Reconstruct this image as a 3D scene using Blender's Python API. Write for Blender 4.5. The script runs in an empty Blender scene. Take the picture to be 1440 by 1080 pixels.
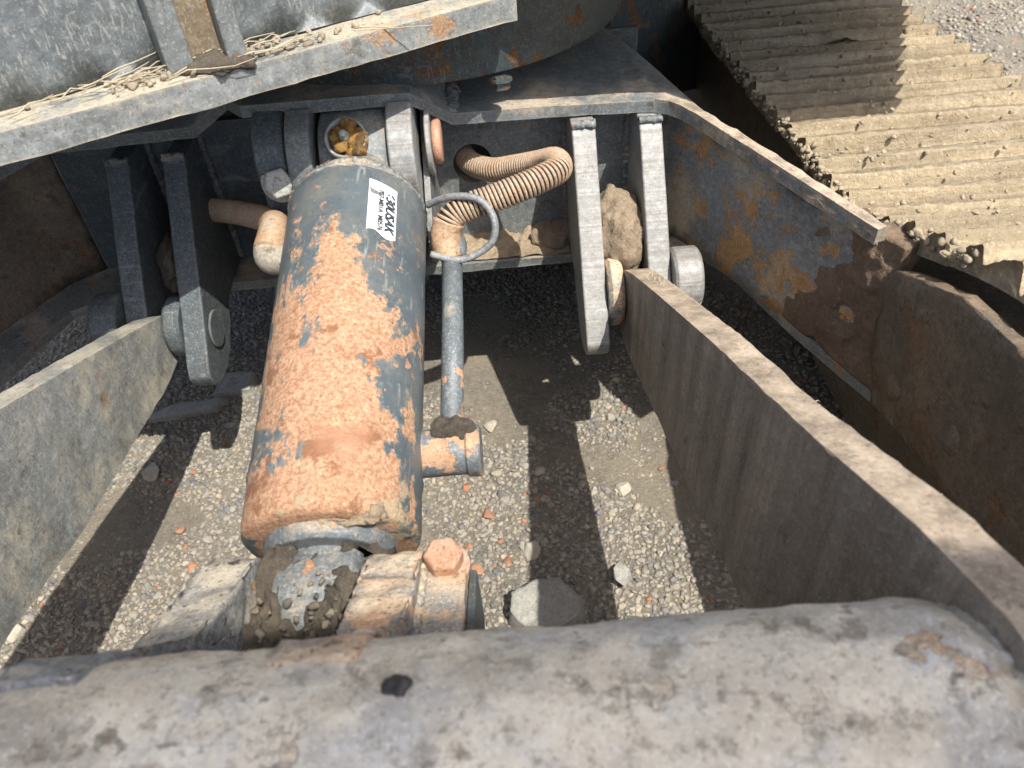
import bpy, bmesh, math, random
import numpy as np
from mathutils import Vector, Matrix, noise as mnoise
from math import sin, cos, pi, radians, sqrt, atan2

G0 = .065          # ground level
random.seed(7); rng = np.random.default_rng(11)
S = bpy.context.scene
COL = S.collection

# ------------------------------------------------------------------ camera
PITCH, ROLL, CAM = radians(43), radians(4.6), Vector((0, 0, .76))
FW = Vector((0, cos(PITCH), -sin(PITCH))); UP0 = Vector((0, sin(PITCH), cos(PITCH))); RT0 = Vector((1, 0, 0))
RT = RT0*cos(ROLL) - UP0*sin(ROLL); UP = UP0*cos(ROLL) + RT0*sin(ROLL)
cd = bpy.data.cameras.new('camera'); cam = bpy.data.objects.new('camera', cd); COL.objects.link(cam)
cam.matrix_world = Matrix(((RT.x, UP.x, -FW.x, CAM.x), (RT.y, UP.y, -FW.y, CAM.y), (RT.z, UP.z, -FW.z, CAM.z), (0, 0, 0, 1)))
cd.sensor_width = 36; cd.lens = 27; cd.clip_start = .01; cd.clip_end = 100
cd.dof.use_dof = True; cd.dof.focus_distance = .72; cd.dof.aperture_fstop = 13
S.camera = cam
# ------------------------------------------------------------------ sky, sun, exposure
SUN = Vector((.34, -.51, 1)).normalized()
W = bpy.data.worlds.new('World'); S.world = W; W.use_nodes = True
wn = W.node_tree.nodes; bg = wn['Background']
sky = wn.new('ShaderNodeTexSky'); sky.sky_type = 'NISHITA'; sky.sun_disc = False; sky.dust_density = 3.; sky.ozone_density = .4; sky.air_density = .85
sky.sun_elevation = math.asin(SUN.z); sky.sun_rotation = atan2(SUN.x, SUN.y)
W.node_tree.links.new(sky.outputs[0], bg.inputs[0]); bg.inputs[1].default_value = .15
sl = bpy.data.lights.new('sun', 'SUN'); sl.energy = 4.4; sl.angle = radians(.5); sl.color = (1, .95, .87)
so = bpy.data.objects.new('sun', sl); COL.objects.link(so); so.rotation_euler = SUN.to_track_quat('Z', 'Y').to_euler()
S.view_settings.view_transform = 'Standard'; S.view_settings.look = 'None'
S.view_settings.exposure = .6; S.view_settings.gamma = 1
S.cycles.max_bounces = 5; S.cycles.use_adaptive_sampling = True; S.cycles.adaptive_threshold = .025

# ------------------------------------------------------------------ node helpers
class NT:
    def __init__(s, name):
        s.m = bpy.data.materials.new(name); s.m.use_nodes = True
        s.t = s.m.node_tree; s.b = s.t.nodes['Principled BSDF']
        s.tc = s.t.nodes.new('ShaderNodeTexCoord'); s.co = s.tc.outputs['Object']
    def link(s, a, b): s.t.links.new(a, b)
    def put(s, sock, v):
        if isinstance(v, bpy.types.NodeSocket): s.link(v, sock)
        elif v is not None:
            if isinstance(v, (tuple, list)) and len(v) == 3 and sock.type == 'RGBA': v = (*v, 1)
            sock.default_value = v
    def mapping(s, scale=(1, 1, 1), rot=(0, 0, 0), co=None):
        n = s.t.nodes.new('ShaderNodeMapping'); s.link(co or s.co, n.inputs[0])
        n.inputs['Scale'].default_value = scale; n.inputs['Rotation'].default_value = rot; return n.outputs[0]
    def noise(s, sc, det=6, rough=.6, co=None, dist=0, off=0):
        n = s.t.nodes.new('ShaderNodeTexNoise'); c = co or s.co
        if off:
            a = s.t.nodes.new('ShaderNodeVectorMath'); a.operation = 'ADD'; s.link(c, a.inputs[0]); a.inputs[1].default_value = (off, off*.7, -off*.4); c = a.outputs[0]
        s.link(c, n.inputs['Vector']); n.inputs['Scale'].default_value = sc; n.inputs['Detail'].default_value = min(det, 7)
        n.inputs['Roughness'].default_value = rough; n.inputs['Distortion'].default_value = dist
        return n.outputs['Fac']
    def voro(s, sc, feat='F1', co=None, out='Distance'):
        n = s.t.nodes.new('ShaderNodeTexVoronoi'); n.feature = feat; s.link(co or s.co, n.inputs['Vector']); n.inputs['Scale'].default_value = sc
        return n.outputs[out]
    def rng(s, v, a, b, c=0, d=1, smooth=False):
        n = s.t.nodes.new('ShaderNodeMapRange'); n.interpolation_type = 'SMOOTHSTEP' if smooth else 'LINEAR'
        s.put(n.inputs[0], v)
        for i, x in enumerate((a, b, c, d)): s.put(n.inputs[i+1], x)
        return n.outputs[0]
    def mth(s, op, a, b=0.):
        n = s.t.nodes.new('ShaderNodeMath'); n.operation = op; s.put(n.inputs[0], a); s.put(n.inputs[1], b); return n.outputs[0]
    def mix(s, f, a, b, mode='MIX'):
        n = s.t.nodes.new('ShaderNodeMix'); n.data_type = 'RGBA'; n.blend_type = mode
        s.put(n.inputs['Factor'], f); s.put(n.inputs[6], a); s.put(n.inputs[7], b); return n.outputs[2]
    def xyz(s, co=None):
        n = s.t.nodes.new('ShaderNodeSeparateXYZ'); s.link(co or s.co, n.inputs[0]); return n.outputs
    def bump(s, h, st, dist, nrm=None):
        n = s.t.nodes.new('ShaderNodeBump'); s.put(n.inputs['Height'], h); n.inputs['Strength'].default_value = st; n.inputs['Distance'].default_value = dist
        if nrm: s.link(nrm, n.inputs['Normal'])
        return n.outputs[0]
    def attr(s, name):
        n = s.t.nodes.new('ShaderNodeAttribute'); n.attribute_name = name; return n.outputs['Color']
    def done(s, col, rough=.7, nrm=None, metal=0.):
        s.put(s.b.inputs['Base Color'], col); s.put(s.b.inputs['Roughness'], rough); s.put(s.b.inputs['Metallic'], metal)
        if nrm: s.link(nrm, s.b.inputs['Normal'])
        return s.m

def grime(name, paint=((.085, .105, .12), (.05, .065, .075)), rust=.3, rustcol=((.42, .19, .075), (.22, .09, .04)), dust=.35,
          dustcol=((.42, .36, .28), (.28, .23, .17)), up=.35, sc=1., rough=.5, bump=.5, scratch=.3, spots=.25, seed=0., edge=.6, edgecol=(.30, .29, .26), grit=.5, streak=None, blots=0., rust_y=None):
    """old painted steel: paint, chipped rust, dried dust, dark oil spots, scratches"""
    t = NT(name); o = seed
    base = t.mix(t.rng(t.noise(11*sc, 8, .6, off=o), .3, .7), paint[0], paint[1])
    base = t.mix(t.rng(t.noise(160*sc, 4, .6, off=o+3), .45, .7, 0, .35), base, tuple(min(1, c*2.1) for c in paint[0]))
    nr = t.noise(26*sc, 9, .66, off=o+1.3)
    th = .75-.42*rust
    if rust_y: nr = t.mth('ADD', nr, t.rng(t.xyz()[1], rust_y[0], rust_y[1], 0, rust_y[2]))
    rm = t.rng(nr, th, th+.025)
    rc = t.mix(t.rng(t.noise(70*sc, 8, .7, off=o+5), .32, .68), rustcol[0], rustcol[1])
    rc = t.mix(t.rng(t.noise(420*sc, 3, .6, off=o), .5, .72, 0, .5), rc, tuple(min(1, c*1.5) for c in rustcol[0]))
    col = t.mix(rm, base, rc)
    if scratch:
        sc1 = t.noise(22*sc, 3, .5, co=t.mapping((1.5, 26, 4), (.2, .9, .7)), off=o+2, dist=.6)
        sc2 = t.noise(22*sc, 3, .5, co=t.mapping((30, 1.5, 4), (.5, .1, 1.1)), off=o+4, dist=.6)
        sm = t.mth('MAXIMUM', t.rng(sc1, .60, .66), t.rng(sc2, .61, .67))
        sm = t.mth('MULTIPLY', sm, t.rng(t.noise(9*sc, 4, .5, off=o+9), .42, .62, 0, scratch))
        col = t.mix(sm, col, (.36, .36, .33))
    g = t.t.nodes.new('ShaderNodeNewGeometry'); nz = t.xyz(g.outputs['Normal'])[2]
    dn = t.mth('ADD', t.noise(15*sc, 8, .7, off=o+7), t.mth('MULTIPLY', nz, up*.3))
    dth = .82-.45*dust
    dm = t.rng(dn, dth-.06, dth+.12, 0, .92, True)
    dc = t.mix(t.rng(t.noise(48*sc, 8, .7, off=o+8), .3, .7), dustcol[0], dustcol[1])
    dc = t.mix(t.rng(t.noise(300*sc, 3, .7, off=o+8), .42, .7, 0, .5), dc, tuple(min(1, c*1.35) for c in dustcol[0]))
    col = t.mix(dm, col, dc)
    if spots:
        sp = t.mth('MULTIPLY', t.rng(t.noise(62*sc, 5, .55, off=o+11), .64, .68), spots*2)
        col = t.mix(sp, col, (.055, .045, .035))
    if streak:
        col = t.mix(t.rng(t.noise(1., 5, .6, co=t.mapping(streak[0]), off=o), .38, .66, 0, streak[1]), col, tuple(c*streak[2] for c in dustcol[1]))
    if blots:
        col = t.mix(t.rng(t.noise(34, 7, .65, off=o+31), .62, .66, 0, blots), col, (.07, .058, .046)); col = t.mix(t.rng(t.noise(5, 6, .6, off=o+33), .42, .62, 0, .5), col, dustcol[1]); col = t.mix(t.rng(t.noise(11, 7, .7, off=o+37), .50, .60, 0, blots*.6), col, tuple(c*.42 for c in dustcol[1])); col = t.mix(t.rng(t.noise(75, 6, .7, off=o+39), .54, .62, 0, blots*.75), col, tuple(c*.36 for c in dustcol[1]))
    if edge:
        bv = t.t.nodes.new('ShaderNodeBevel'); bv.samples = 3; bv.inputs['Radius'].default_value = .0034
        dp = t.t.nodes.new('ShaderNodeVectorMath'); dp.operation = 'DOT_PRODUCT'; t.link(bv.outputs[0], dp.inputs[0]); t.link(g.outputs['Normal'], dp.inputs[1])
        em = t.mth('ADD', t.rng(dp.outputs['Value'], 1., .78, 0, .5), t.mth('SUBTRACT', t.noise(75*sc, 6, .65, off=o+6), .52)); em = t.rng(em, .25, .33, 0, edge)
        col = t.mix(em, col, t.mix(t.rng(t.noise(50, 3, off=o), .45, .6), edgecol, tuple(c*.75 for c in dustcol[0])))
    if grit:
        col = t.mix(t.rng(t.noise(520, 3, .7, off=o+1), .55, .68, 0, grit), col, tuple(min(1, c*1.25) for c in dustcol[0]))
        col = t.mix(t.rng(t.noise(380, 3, .7, off=o+14), .57, .66, 0, grit*1.2), col, tuple(c*.3 for c in dustcol[1]))
    ro = t.mix(rm, (rough,)*3, (.92,)*3); ro = t.mix(dm, ro, (.95,)*3)
    h = t.mth('ADD', t.mth('MULTIPLY', t.noise(190*sc, 6, .75, off=o), .55), t.mth('MULTIPLY', rm, -.35))
    h = t.mth('ADD', h, t.mth('MULTIPLY', t.noise(18*sc, 4, .5, off=o), 1.2))
    return t.done(col, ro, t.bump(h, bump, .0022))

def mud_mat(name, c1, c2, sc=1., bump=.9, band=None):
    t = NT(name)
    col = t.mix(t.rng(t.noise(14*sc, 10, .7), .3, .7), c1, c2)
    col = t.mix(t.rng(t.noise(160*sc, 5, .7), .45, .75, 0, .55), col, tuple(c*.5 for c in c2))
    col = t.mix(t.rng(t.noise(330*sc, 3, .6, off=3), .58, .72, 0, .6), col, tuple(min(1, c*1.45) for c in c1))
    if band: col = t.mix(t.rng(t.noise(1, 5, .6, co=t.mapping(band), off=2), .4, .68, 0, .6), col, tuple(c*.55 for c in c2)); col = t.mix(t.rng(t.noise(1, 4, .6, co=t.mapping(band), off=9), .52, .7, 0, .5), col, (.52, .45, .34))
    h = t.mth('ADD', t.noise(55*sc, 10, .72), t.mth('MULTIPLY', t.noise(320*sc, 4, .7), .4))
    return t.done(col, .96, t.bump(h, bump, .006))

# ------------------------------------------------------------------ mesh helpers
def thing(name, label, cat, loc=(0, 0, 0), group=None, rot=None):
    o = bpy.data.objects.new(name, None); COL.objects.link(o); o.location = loc; o.empty_display_size = .02
    if rot: o.rotation_euler = rot
    o['label'] = label; o['category'] = cat
    if group: o['group'] = group
    return o
def tag(o, label, cat, group=None):
    o['label'] = label; o['category'] = cat
    if group: o['group'] = group
    return o
def root_loc(p):
    while p.parent: p = p.parent
    return Vector(p.location)
def link_mesh(name, me, mat, parent=None, local=False, smooth=False, bevel=0., label=None, kind=None, seg=2):
    """geometry is given in world coordinates unless local; parts are re-based on their thing"""
    o = bpy.data.objects.new(name, me); COL.objects.link(o)
    if mat: me.materials.append(mat)
    if parent:
        if not local: me.transform(Matrix.Translation(-root_loc(parent)))
        o.parent = parent
    if smooth: me.polygons.foreach_set('use_smooth', [True]*len(me.polygons))
    if bevel:
        b = o.modifiers.new('bevel', 'BEVEL'); b.width = bevel; b.segments = seg; b.limit_method = 'ANGLE'; b.angle_limit = radians(35)
        me.polygons.foreach_set('use_smooth', [True]*len(me.polygons)); b.harden_normals = True
    if label: o['label'] = label
    if kind: o['kind'] = kind
    return o
def base_origin(o):
    """move a lone mesh's origin to the middle of its foot"""
    me = o.data; n = len(me.vertices); a = np.empty(n*3); me.vertices.foreach_get('co', a); a = a.reshape(-1, 3)
    c = Vector(((a[:, 0].min()+a[:, 0].max())/2, (a[:, 1].min()+a[:, 1].max())/2, a[:, 2].min()))
    me.transform(Matrix.Translation(-c)); o.location = c; return o
def bm_mesh(bm):
    bmesh.ops.recalc_face_normals(bm, faces=bm.faces); me = bpy.data.meshes.new('m'); bm.to_mesh(me); bm.free(); return me
def pd(verts, faces):
    me = bpy.data.meshes.new('m'); me.from_pydata([tuple(v) for v in verts], [], faces); me.update(); return me
def prism(bm, bottom, top):
    n = len(bottom); a = [bm.verts.new(p) for p in bottom]; b = [bm.verts.new(p) for p in top]
    bm.faces.new(a[::-1]); bm.faces.new(b)
    for i in range(n): bm.faces.new((a[i], a[(i+1) % n], b[(i+1) % n], b[i]))
    return a+b
def box(bm, x0, x1, y0, y1, z0, z1):
    return prism(bm, [(x0, y0, z0), (x1, y0, z0), (x1, y1, z0), (x0, y1, z0)], [(x0, y0, z1), (x1, y0, z1), (x1, y1, z1), (x0, y1, z1)])
def plate_yz(pts, x0, x1, k=0., y0=.6):
    """outline in (y, z) extruded in x; k leans the plate in plan: x += k*(y0-y)"""
    bm = bmesh.new(); prism(bm, [(x0+k*(y0-y), y, z) for y, z in pts], [(x1+k*(y0-y), y, z) for y, z in pts]); return bm
def densify(bm, mx, it=9):
    bmesh.ops.triangulate(bm, faces=bm.faces)
    for _ in range(it):
        e = [e for e in bm.edges if e.calc_length() > mx]
        if not e: break
        bmesh.ops.subdivide_edges(bm, edges=e, cuts=1); bmesh.ops.triangulate(bm, faces=bm.faces)
def roughen(bm, amp, sc, seed=0., octs=4, fn=None):
    bm.normal_update(); o = Vector((seed*3.1, seed*1.7, -seed))
    for v in bm.verts:
        f = mnoise.fractal(v.co*sc+o, 1., 2., octs)
        v.co += v.normal*(f*amp*(fn(v.co) if fn else 1))
def lathe(prof, seg=48, axis='Y'):
    """profile of (along, radius)"""
    vs, fs = [], []; n = len(prof)
    for a, r in prof:
        for i in range(seg):
            t = 2*pi*i/seg; p = (r*sin(t), a, r*cos(t)) if axis == 'Y' else ((a, r*sin(t), r*cos(t)) if axis == 'X' else (r*cos(t), r*sin(t), a))
            vs.append(p)
    for j in range(n-1):
        for i in range(seg): fs.append((j*seg+i, j*seg+(i+1) % seg, (j+1)*seg+(i+1) % seg, (j+1)*seg+i))
    fs.append(tuple(range(seg))); fs.append(tuple(range((n-1)*seg, n*seg)))
    bm = bmesh.new(); bv = [bm.verts.new(v) for v in vs]
    for f in fs: bm.faces.new([bv[i] for i in f])
    bmesh.ops.recalc_face_normals(bm, faces=bm.faces); return bm
def cyl_x(bm, x0, x1, y, z, r, seg=32, ch=.0015):
    a = lathe([(x0, r-ch), (x0+ch, r), (x1-ch, r), (x1, r-ch)], seg, 'X'); bmesh.ops.translate(a, vec=(0, y, z), verts=a.verts)
    me = bpy.data.meshes.new('t'); a.to_mesh(me); a.free(); bm.from_mesh(me); bpy.data.meshes.remove(me)
def add_bm(bm, other, mat=None):
    if mat: bmesh.ops.transform(other, matrix=mat, verts=other.verts)
    me = bpy.data.meshes.new('t'); other.to_mesh(me); other.free(); bm.from_mesh(me); bpy.data.meshes.remove(me)
def hexhead(r, h, washer=True):
    bm = bmesh.new()
    a = lathe([(0, r*.97), (h*.86, r), (h, r*.86)], 6, 'Z'); add_bm(bm, a)
    if washer: add_bm(bm, lathe([(-.002, r*1.28), (0.0002, r*1.28)], 28, 'Z'))
    return bm
def frame_to(loc, zdir, roll=0.):
    q = Vector(zdir).to_track_quat('Z', 'Y'); return Matrix.Translation(loc) @ q.to_matrix().to_4x4() @ Matrix.Rotation(roll, 4, 'Z')
def catmull(pts, n=12):
    P = [Vector(p) for p in pts]; P = [2*P[0]-P[1]]+P+[2*P[-1]-P[-2]]; out = []
    for i in range(1, len(P)-2):
        for k in range(n):
            t = k/n; a, b, c, d = P[i-1:i+3]
            out.append(.5*((2*b)+(c-a)*t+(2*a-5*b+4*c-d)*t*t+(3*b-a-3*c+d)*t**3))
    out.append(P[-2]); return out
def frames(path):
    T = [(path[min(i+1, len(path)-1)]-path[max(i-1, 0)]).normalized() for i in range(len(path))]
    n = T[0].orthogonal().normalized(); out = []
    for t in T:
        n = (n-t*n.dot(t)).normalized(); out.append((t, n, t.cross(n)))
    return out
def tube_bm(path, r, seg=14):
    path = [Vector(p) for p in path]; fr = frames(path); bm = bmesh.new(); rings = []
    for i, (p, (t, n, b)) in enumerate(zip(path, fr)):
        ri = r(i/(len(path)-1)) if callable(r) else r
        rings.append([bm.verts.new(p+(n*cos(2*pi*k/seg)+b*sin(2*pi*k/seg))*ri) for k in range(seg)])
    for a, b in zip(rings, rings[1:]):
        for k in range(seg): bm.faces.new((a[k], a[(k+1) % seg], b[(k+1) % seg], b[k]))
    bm.faces.new(rings[0][::-1]); bm.faces.new(rings[-1]); return bm
def weld(name, pts, r, mat, parent, local=False, seed=0):
    P = [Vector(p) for p in pts]; path = []
    for a, b in zip(P, P[1:]):
        n = max(2, int((b-a).length/.0012)); path += [a.lerp(b, i/n) for i in range(n)]
    path.append(P[-1])
    bm = tube_bm(path, r, 10); roughen(bm, r*.55, 260, seed, 2)
    L = len(path)
    return link_mesh(name, bm_mesh(bm), mat, parent, local, smooth=True)
def helix_bm(path, R, pitch, wr, wa, seg=18, side=6):
    """flat wound steel wire round a hose: wr radial, wa axial half-thickness"""
    path = [Vector(p) for p in path]; L = [0]
    for a, b in zip(path, path[1:]): L.append(L[-1]+(b-a).length)
    fr = frames(path); tot = L[-1]; N = int(tot/pitch*seg); bm = bmesh.new(); rings = []; j = 0
    for i in range(N+1):
        s = tot*i/N
        while j < len(L)-2 and L[j+1] < s: j += 1
        f = (s-L[j])/max(1e-9, L[j+1]-L[j]); p = path[j].lerp(path[j+1], f)
        t = fr[j][0].lerp(fr[j+1][0], f).normalized(); n = fr[j][1].lerp(fr[j+1][1], f); n = (n-t*n.dot(t)).normalized(); b = t.cross(n)
        a = 2*pi*i/seg; rad = n*cos(a)+b*sin(a); c = p+rad*R
        rings.append([bm.verts.new(c+rad*wr*cos(2*pi*k/side)+t*wa*sin(2*pi*k/side)) for k in range(side)])
    for a, b in zip(rings, rings[1:]):
        for k in range(side): bm.faces.new((a[k], a[(k+1) % side], b[(k+1) % side], b[k]))
    return bm
# icosphere templates for stones
def ico(sub):
    bm = bmesh.new(); bmesh.ops.create_icosphere(bm, subdivisions=sub, radius=1); v = np.array([x.co[:] for x in bm.verts]); f = np.array([[x.index for x in p.verts] for p in bm.faces]); bm.free(); return v, f
ICO = {1: ico(1), 2: ico(2), 3: ico(3)}
def stone_shape(sub, r, flat=.6, ang=.28):
    v, f = ICO[sub]; v = v.copy()
    for _ in range(11):      # cut facets so that the stones are angular
        n = r.normal(size=3); n /= np.linalg.norm(n); d = r.uniform(.45, .82); k = v@n-d; k[k < 0] = 0; v -= np.outer(k, n)
    v *= 1+r.normal(size=(len(v), 1))*.04
    v *= np.array([r.uniform(.8, 1.3), r.uniform(.7, 1.05), flat*r.uniform(.75, 1.2)]); return v, f
def rocks_mesh(pos, size, cols, sub=2, flat=.62, seed=1, tilt=.35, nvar=24):
    r = np.random.default_rng(seed); var = [stone_shape(sub, r, flat)[0] for _ in range(nvar)]; F = ICO[sub][1]; nv = len(var[0])
    n = len(pos); V = np.empty((n, nv, 3)); Cc = np.empty((n, nv, 4), np.float32)
    for i in range(n):
        a = r.uniform(0, 2*pi); ca, sa = cos(a), sin(a); tx, ty = r.normal(size=2)*tilt
        Rz = np.array([[ca, -sa, 0], [sa, ca, 0], [0, 0, 1]]); Rx = np.array([[1, 0, 0], [0, cos(tx), -sin(tx)], [0, sin(tx), cos(tx)]]); Ry = np.array([[cos(ty), 0, sin(ty)], [0, 1, 0], [-sin(ty), 0, cos(ty)]])
        V[i] = (var[r.integers(nvar)]*size[i])@(Rz@Rx@Ry).T+pos[i]; Cc[i, :, :3] = cols[i]; Cc[i, :, 3] = 1
    FF = (F[None]+np.arange(n)[:, None, None]*nv).reshape(-1)
    me = bpy.data.meshes.new('m'); me.vertices.add(n*nv); me.vertices.foreach_set('co', V.reshape(-1).astype(np.float32))
    nf = n*len(F); me.loops.add(nf*3); me.loops.foreach_set('vertex_index', FF.astype(np.int32)); me.polygons.add(nf); me.polygons.foreach_set('loop_start', np.arange(nf, dtype=np.int32)*3)
    me.update(calc_edges=True)
    ca = me.color_attributes.new('Col', 'FLOAT_COLOR', 'POINT'); ca.data.foreach_set('color', Cc.reshape(-1))
    return me

# ------------------------------------------------------------------ materials
PAINT = ((.085, .108, .122), (.05, .065, .076))
m_frame = grime('frame_paint_shaded', ((.075, .095, .105), (.045, .058, .066)), rust=.16, dust=.24, seed=1, edgecol=(.2, .2, .19), grit=.35)  # paint darkened so that shaded frame parts fall near black
m_plate = grime('frame_plate_worn', ((.15, .17, .172), (.095, .11, .115)), rust=.26, dust=.45, seed=2, rustcol=((.40, .19, .07), (.24, .11, .05)))
m_legweb = grime('leg_web_rusty_sunlit', ((.24, .25, .245), (.15, .16, .165)), rust=.55, dust=.62, seed=4, rustcol=((.50, .29, .12), (.33, .17, .07)), dustcol=((.55, .46, .33), (.42, .34, .23)))  # rust and dust, lightened to stand in for sun missing on the web
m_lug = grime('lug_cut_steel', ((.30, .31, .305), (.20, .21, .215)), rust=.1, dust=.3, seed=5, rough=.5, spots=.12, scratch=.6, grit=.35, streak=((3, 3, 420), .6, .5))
m_turret = grime('turret_paint', ((.14, .158, .166), (.085, .10, .108)), rust=.12, dust=.33, seed=6, rough=.42, scratch=.8, spots=.15, up=0, dustcol=((.33, .31, .26), (.24, .22, .18)))
m_flange = grime('turret_flange_paint', ((.22, .235, .235), (.14, .155, .155)), rust=.40, dust=.58, seed=7, rough=.5, scratch=.5, rustcol=((.40, .25, .14), (.26, .15, .08)), edge=1., edgecol=(.46, .41, .31), dustcol=((.42, .38, .29), (.28, .25, .19)), up=.45)
m_drum = grime('bearing_dark', ((.05, .075, .08), (.04, .035, .03)), rust=.42, rustcol=((.16, .07, .02), (.07, .035, .02)), dust=.12, seed=8, rough=.35, edge=0, grit=.2)
m_arm_l = grime('arm_left_steel', ((.24, .255, .25), (.13, .145, .145)), rust=.22, rustcol=((.36, .24, .13), (.27, .17, .09)), dust=.66, seed=9, scratch=1., up=.3, streak=((40, 40, 9), .4, .5), dustcol=((.43, .40, .32), (.29, .27, .215)))
m_arm_r = grime('arm_right_mud', ((.30, .26, .215), (.19, .165, .135)), rust=.25, rustcol=((.30, .16, .08), (.2, .12, .07)), dust=.7, seed=10, up=.8, scratch=.2, spots=.25, dustcol=((.46, .375, .28), (.34, .27, .195)), edge=.5, streak=((60, 60, 4), .85, .42))
m_tube = grime('tube_dusty', ((.62, .60, .55), (.42, .42, .40)), rust=.38, rustcol=((.60, .38, .21), (.44, .26, .14)), dust=.62, seed=12, sc=1.2, spots=.35, up=.3, scratch=.9, dustcol=((.90, .80, .62), (.66, .56, .41)), bump=1., edge=0, grit=.4, blots=.8, streak=((14, 50, 50), .4, .6))
m_brkt = grime('bracket_rusty', ((.2, .215, .215), (.12, .135, .14)), rust=.52, rustcol=((.58, .37, .22), (.42, .24, .13)), dust=.6, seed=13, dustcol=((.58, .47, .33), (.43, .33, .23)), spots=.35, grit=.8)
m_brkt_l = grime('bracket_dusty', ((.2, .21, .21), (.12, .13, .14)), rust=.34, rustcol=((.34, .19, .09), (.22, .12, .06)), dust=.6, seed=14, dustcol=((.46, .41, .32), (.32, .28, .21)), spots=.6, grit=.8)
m_tframe = grime('track_frame_brown', ((.15, .12, .09), (.085, .07, .055)), rust=.42, rustcol=((.24, .135, .07), (.15, .09, .05)), dust=.5, seed=15, dustcol=((.29, .22, .145), (.19, .14, .09)), spots=.4, bump=.9, edgecol=(.26, .2, .14), blots=.5)
m_weld = grime('weld_metal', ((.13, .15, .155), (.07, .085, .09)), rust=.35, dust=.5, seed=16, sc=1.6)
m_bolt = grime('bolt_zinc', ((.34, .35, .32), (.22, .23, .21)), rust=.15, dust=.3, seed=17, sc=2., scratch=.2, spots=0)
m_boltrust = grime('bolt_rust', ((.46, .25, .16), (.36, .19, .12)), rust=.4, rustcol=((.48, .27, .17), (.32, .17, .10)), dust=.3, seed=18, sc=2., scratch=0, spots=.1)
m_fit = grime('fitting_steel', ((.32, .29, .23), (.2, .18, .14)), rust=.3, rustcol=((.34, .2, .1), (.2, .11, .06)), dust=.4, seed=19, sc=2., scratch=.2)
m_wire = grime('wire_steel', ((.22, .235, .24), (.13, .14, .15)), rust=.15, dust=.2, seed=20, sc=2., scratch=0, rough=.4)
m_pipe = grime('pipe_paint', ((.12, .145, .16), (.08, .1, .11)), rust=.24, rustcol=((.46, .29, .18), (.32, .18, .10)), dust=.25, seed=21, sc=1.2, rough=.4, rust_y=(-.19, -.29, .16))
m_pipe2 = grime('gland_paint', ((.12, .145, .16), (.08, .1, .11)), rust=.4, rustcol=((.46, .29, .17), (.3, .17, .09)), dust=.55, seed=27, sc=1.2, rough=.4)
m_spring = grime('spring_rust', ((.40, .27, .165), (.30, .19, .11)), rust=.45, rustcol=((.46, .28, .14), (.27, .15, .075)), dust=.35, seed=22, sc=2., scratch=0, spots=.1, bump=.3)
m_hose = NT('hose_rubber').done((.02, .018, .016), .8)
m_tar = NT('tar').done((.03, .027, .024), .55)
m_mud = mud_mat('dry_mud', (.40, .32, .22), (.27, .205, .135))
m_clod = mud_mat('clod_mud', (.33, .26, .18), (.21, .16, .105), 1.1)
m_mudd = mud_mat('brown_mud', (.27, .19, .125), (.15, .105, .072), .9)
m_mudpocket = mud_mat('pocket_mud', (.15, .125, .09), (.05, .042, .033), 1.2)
m_track = mud_mat('track_mud', (.48, .395, .26), (.30, .24, .155), .9, 1., (5, 70, 70))
m_concrete = mud_mat('concrete', (.44, .43, .385), (.32, .315, .285), 1.4, .7)
t = NT('grease'); gcol = t.mix(t.rng(t.noise(90, 4), .4, .62), (.36, .20, .04), (.10, .06, .025)); m_grease = t.done(gcol, .42, t.bump(t.noise(260, 6, .7), .9, .004)); t.b.inputs['Subsurface Weight'].default_value = .15; t.b.inputs['Subsurface Radius'].default_value = (.004, .002, .001)
t = NT('stones'); sc_ = t.attr('Col'); c = t.mix(t.rng(t.noise(260, 6, .7), .3, .7, .0, .45), sc_, (.16, .145, .12)); c = t.mix(t.rng(t.noise(30, 6, .6), .45, .7, 0, .45), c, (.37, .32, .24)); m_stone = t.done(c, .92, t.bump(t.noise(480, 5, .7), .5, .0015))
t = NT('straw'); m_straw = t.done(t.mix(t.noise(60), (.50, .44, .32), (.33, .28, .19)), .8)
m_paper = NT('sticker_white'); c = m_paper.mix(m_paper.rng(m_paper.noise(140, 8, .7), .52, .75, 0, .5), (.64, .67, .68), (.40, .43, .43)); m_paper = m_paper.done(c, .45)
m_ink = NT('print_dark').done((.025, .03, .04), .7)

# cylinder barrel paint: one big scabbed rust field on top and towards the rod end, paint left on the right flank and the head
t = NT('barrel_paint_rust'); X, Y, Z = t.xyz()
base = t.mix(t.rng(t.noise(16, 8, .6), .3, .7), (.105, .13, .142), (.062, .08, .09))
dent = t.rng(t.noise(30, 3, .5, co=t.mapping((9, 1, 9), (0, 0, .5))), .62, .68); base = t.mix(t.mth('MULTIPLY', dent, t.rng(t.noise(14, 3), .45, .6, 0, .5)), base, (.32, .34, .34))
base = t.mix(t.rng(t.noise(210, 4, .65), .58, .72, 0, .5), base, (.25, .27, .27))
base = t.mix(t.rng(t.noise(26, 7, .7, off=41), .45, .68, 0, .5), base, (.20, .185, .15)); base = t.mix(t.rng(t.noise(300, 4, .7, off=43), .56, .66, 0, .6), base, (.06, .06, .055))
fld = t.mth('ADD', t.mth('MULTIPLY', t.rng(Y, -.08, -.24, -.19, .078, True), 1.), 0)
fld = t.mth('SUBTRACT', fld, t.mth('MULTIPLY', t.rng(t.mth('ADD', X, t.mth('MULTIPLY', Y, .17)), -.036, .016, 0, 1, True), .33))
fld = t.mth('SUBTRACT', fld, t.mth('MULTIPLY', t.mth('MULTIPLY', t.rng(Y, -.322, -.338, 0, .14, True), t.rng(Y, -.366, -.350, 0, 1, True)), t.rng(X, -.045, -.02, 0, 1)))
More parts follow.
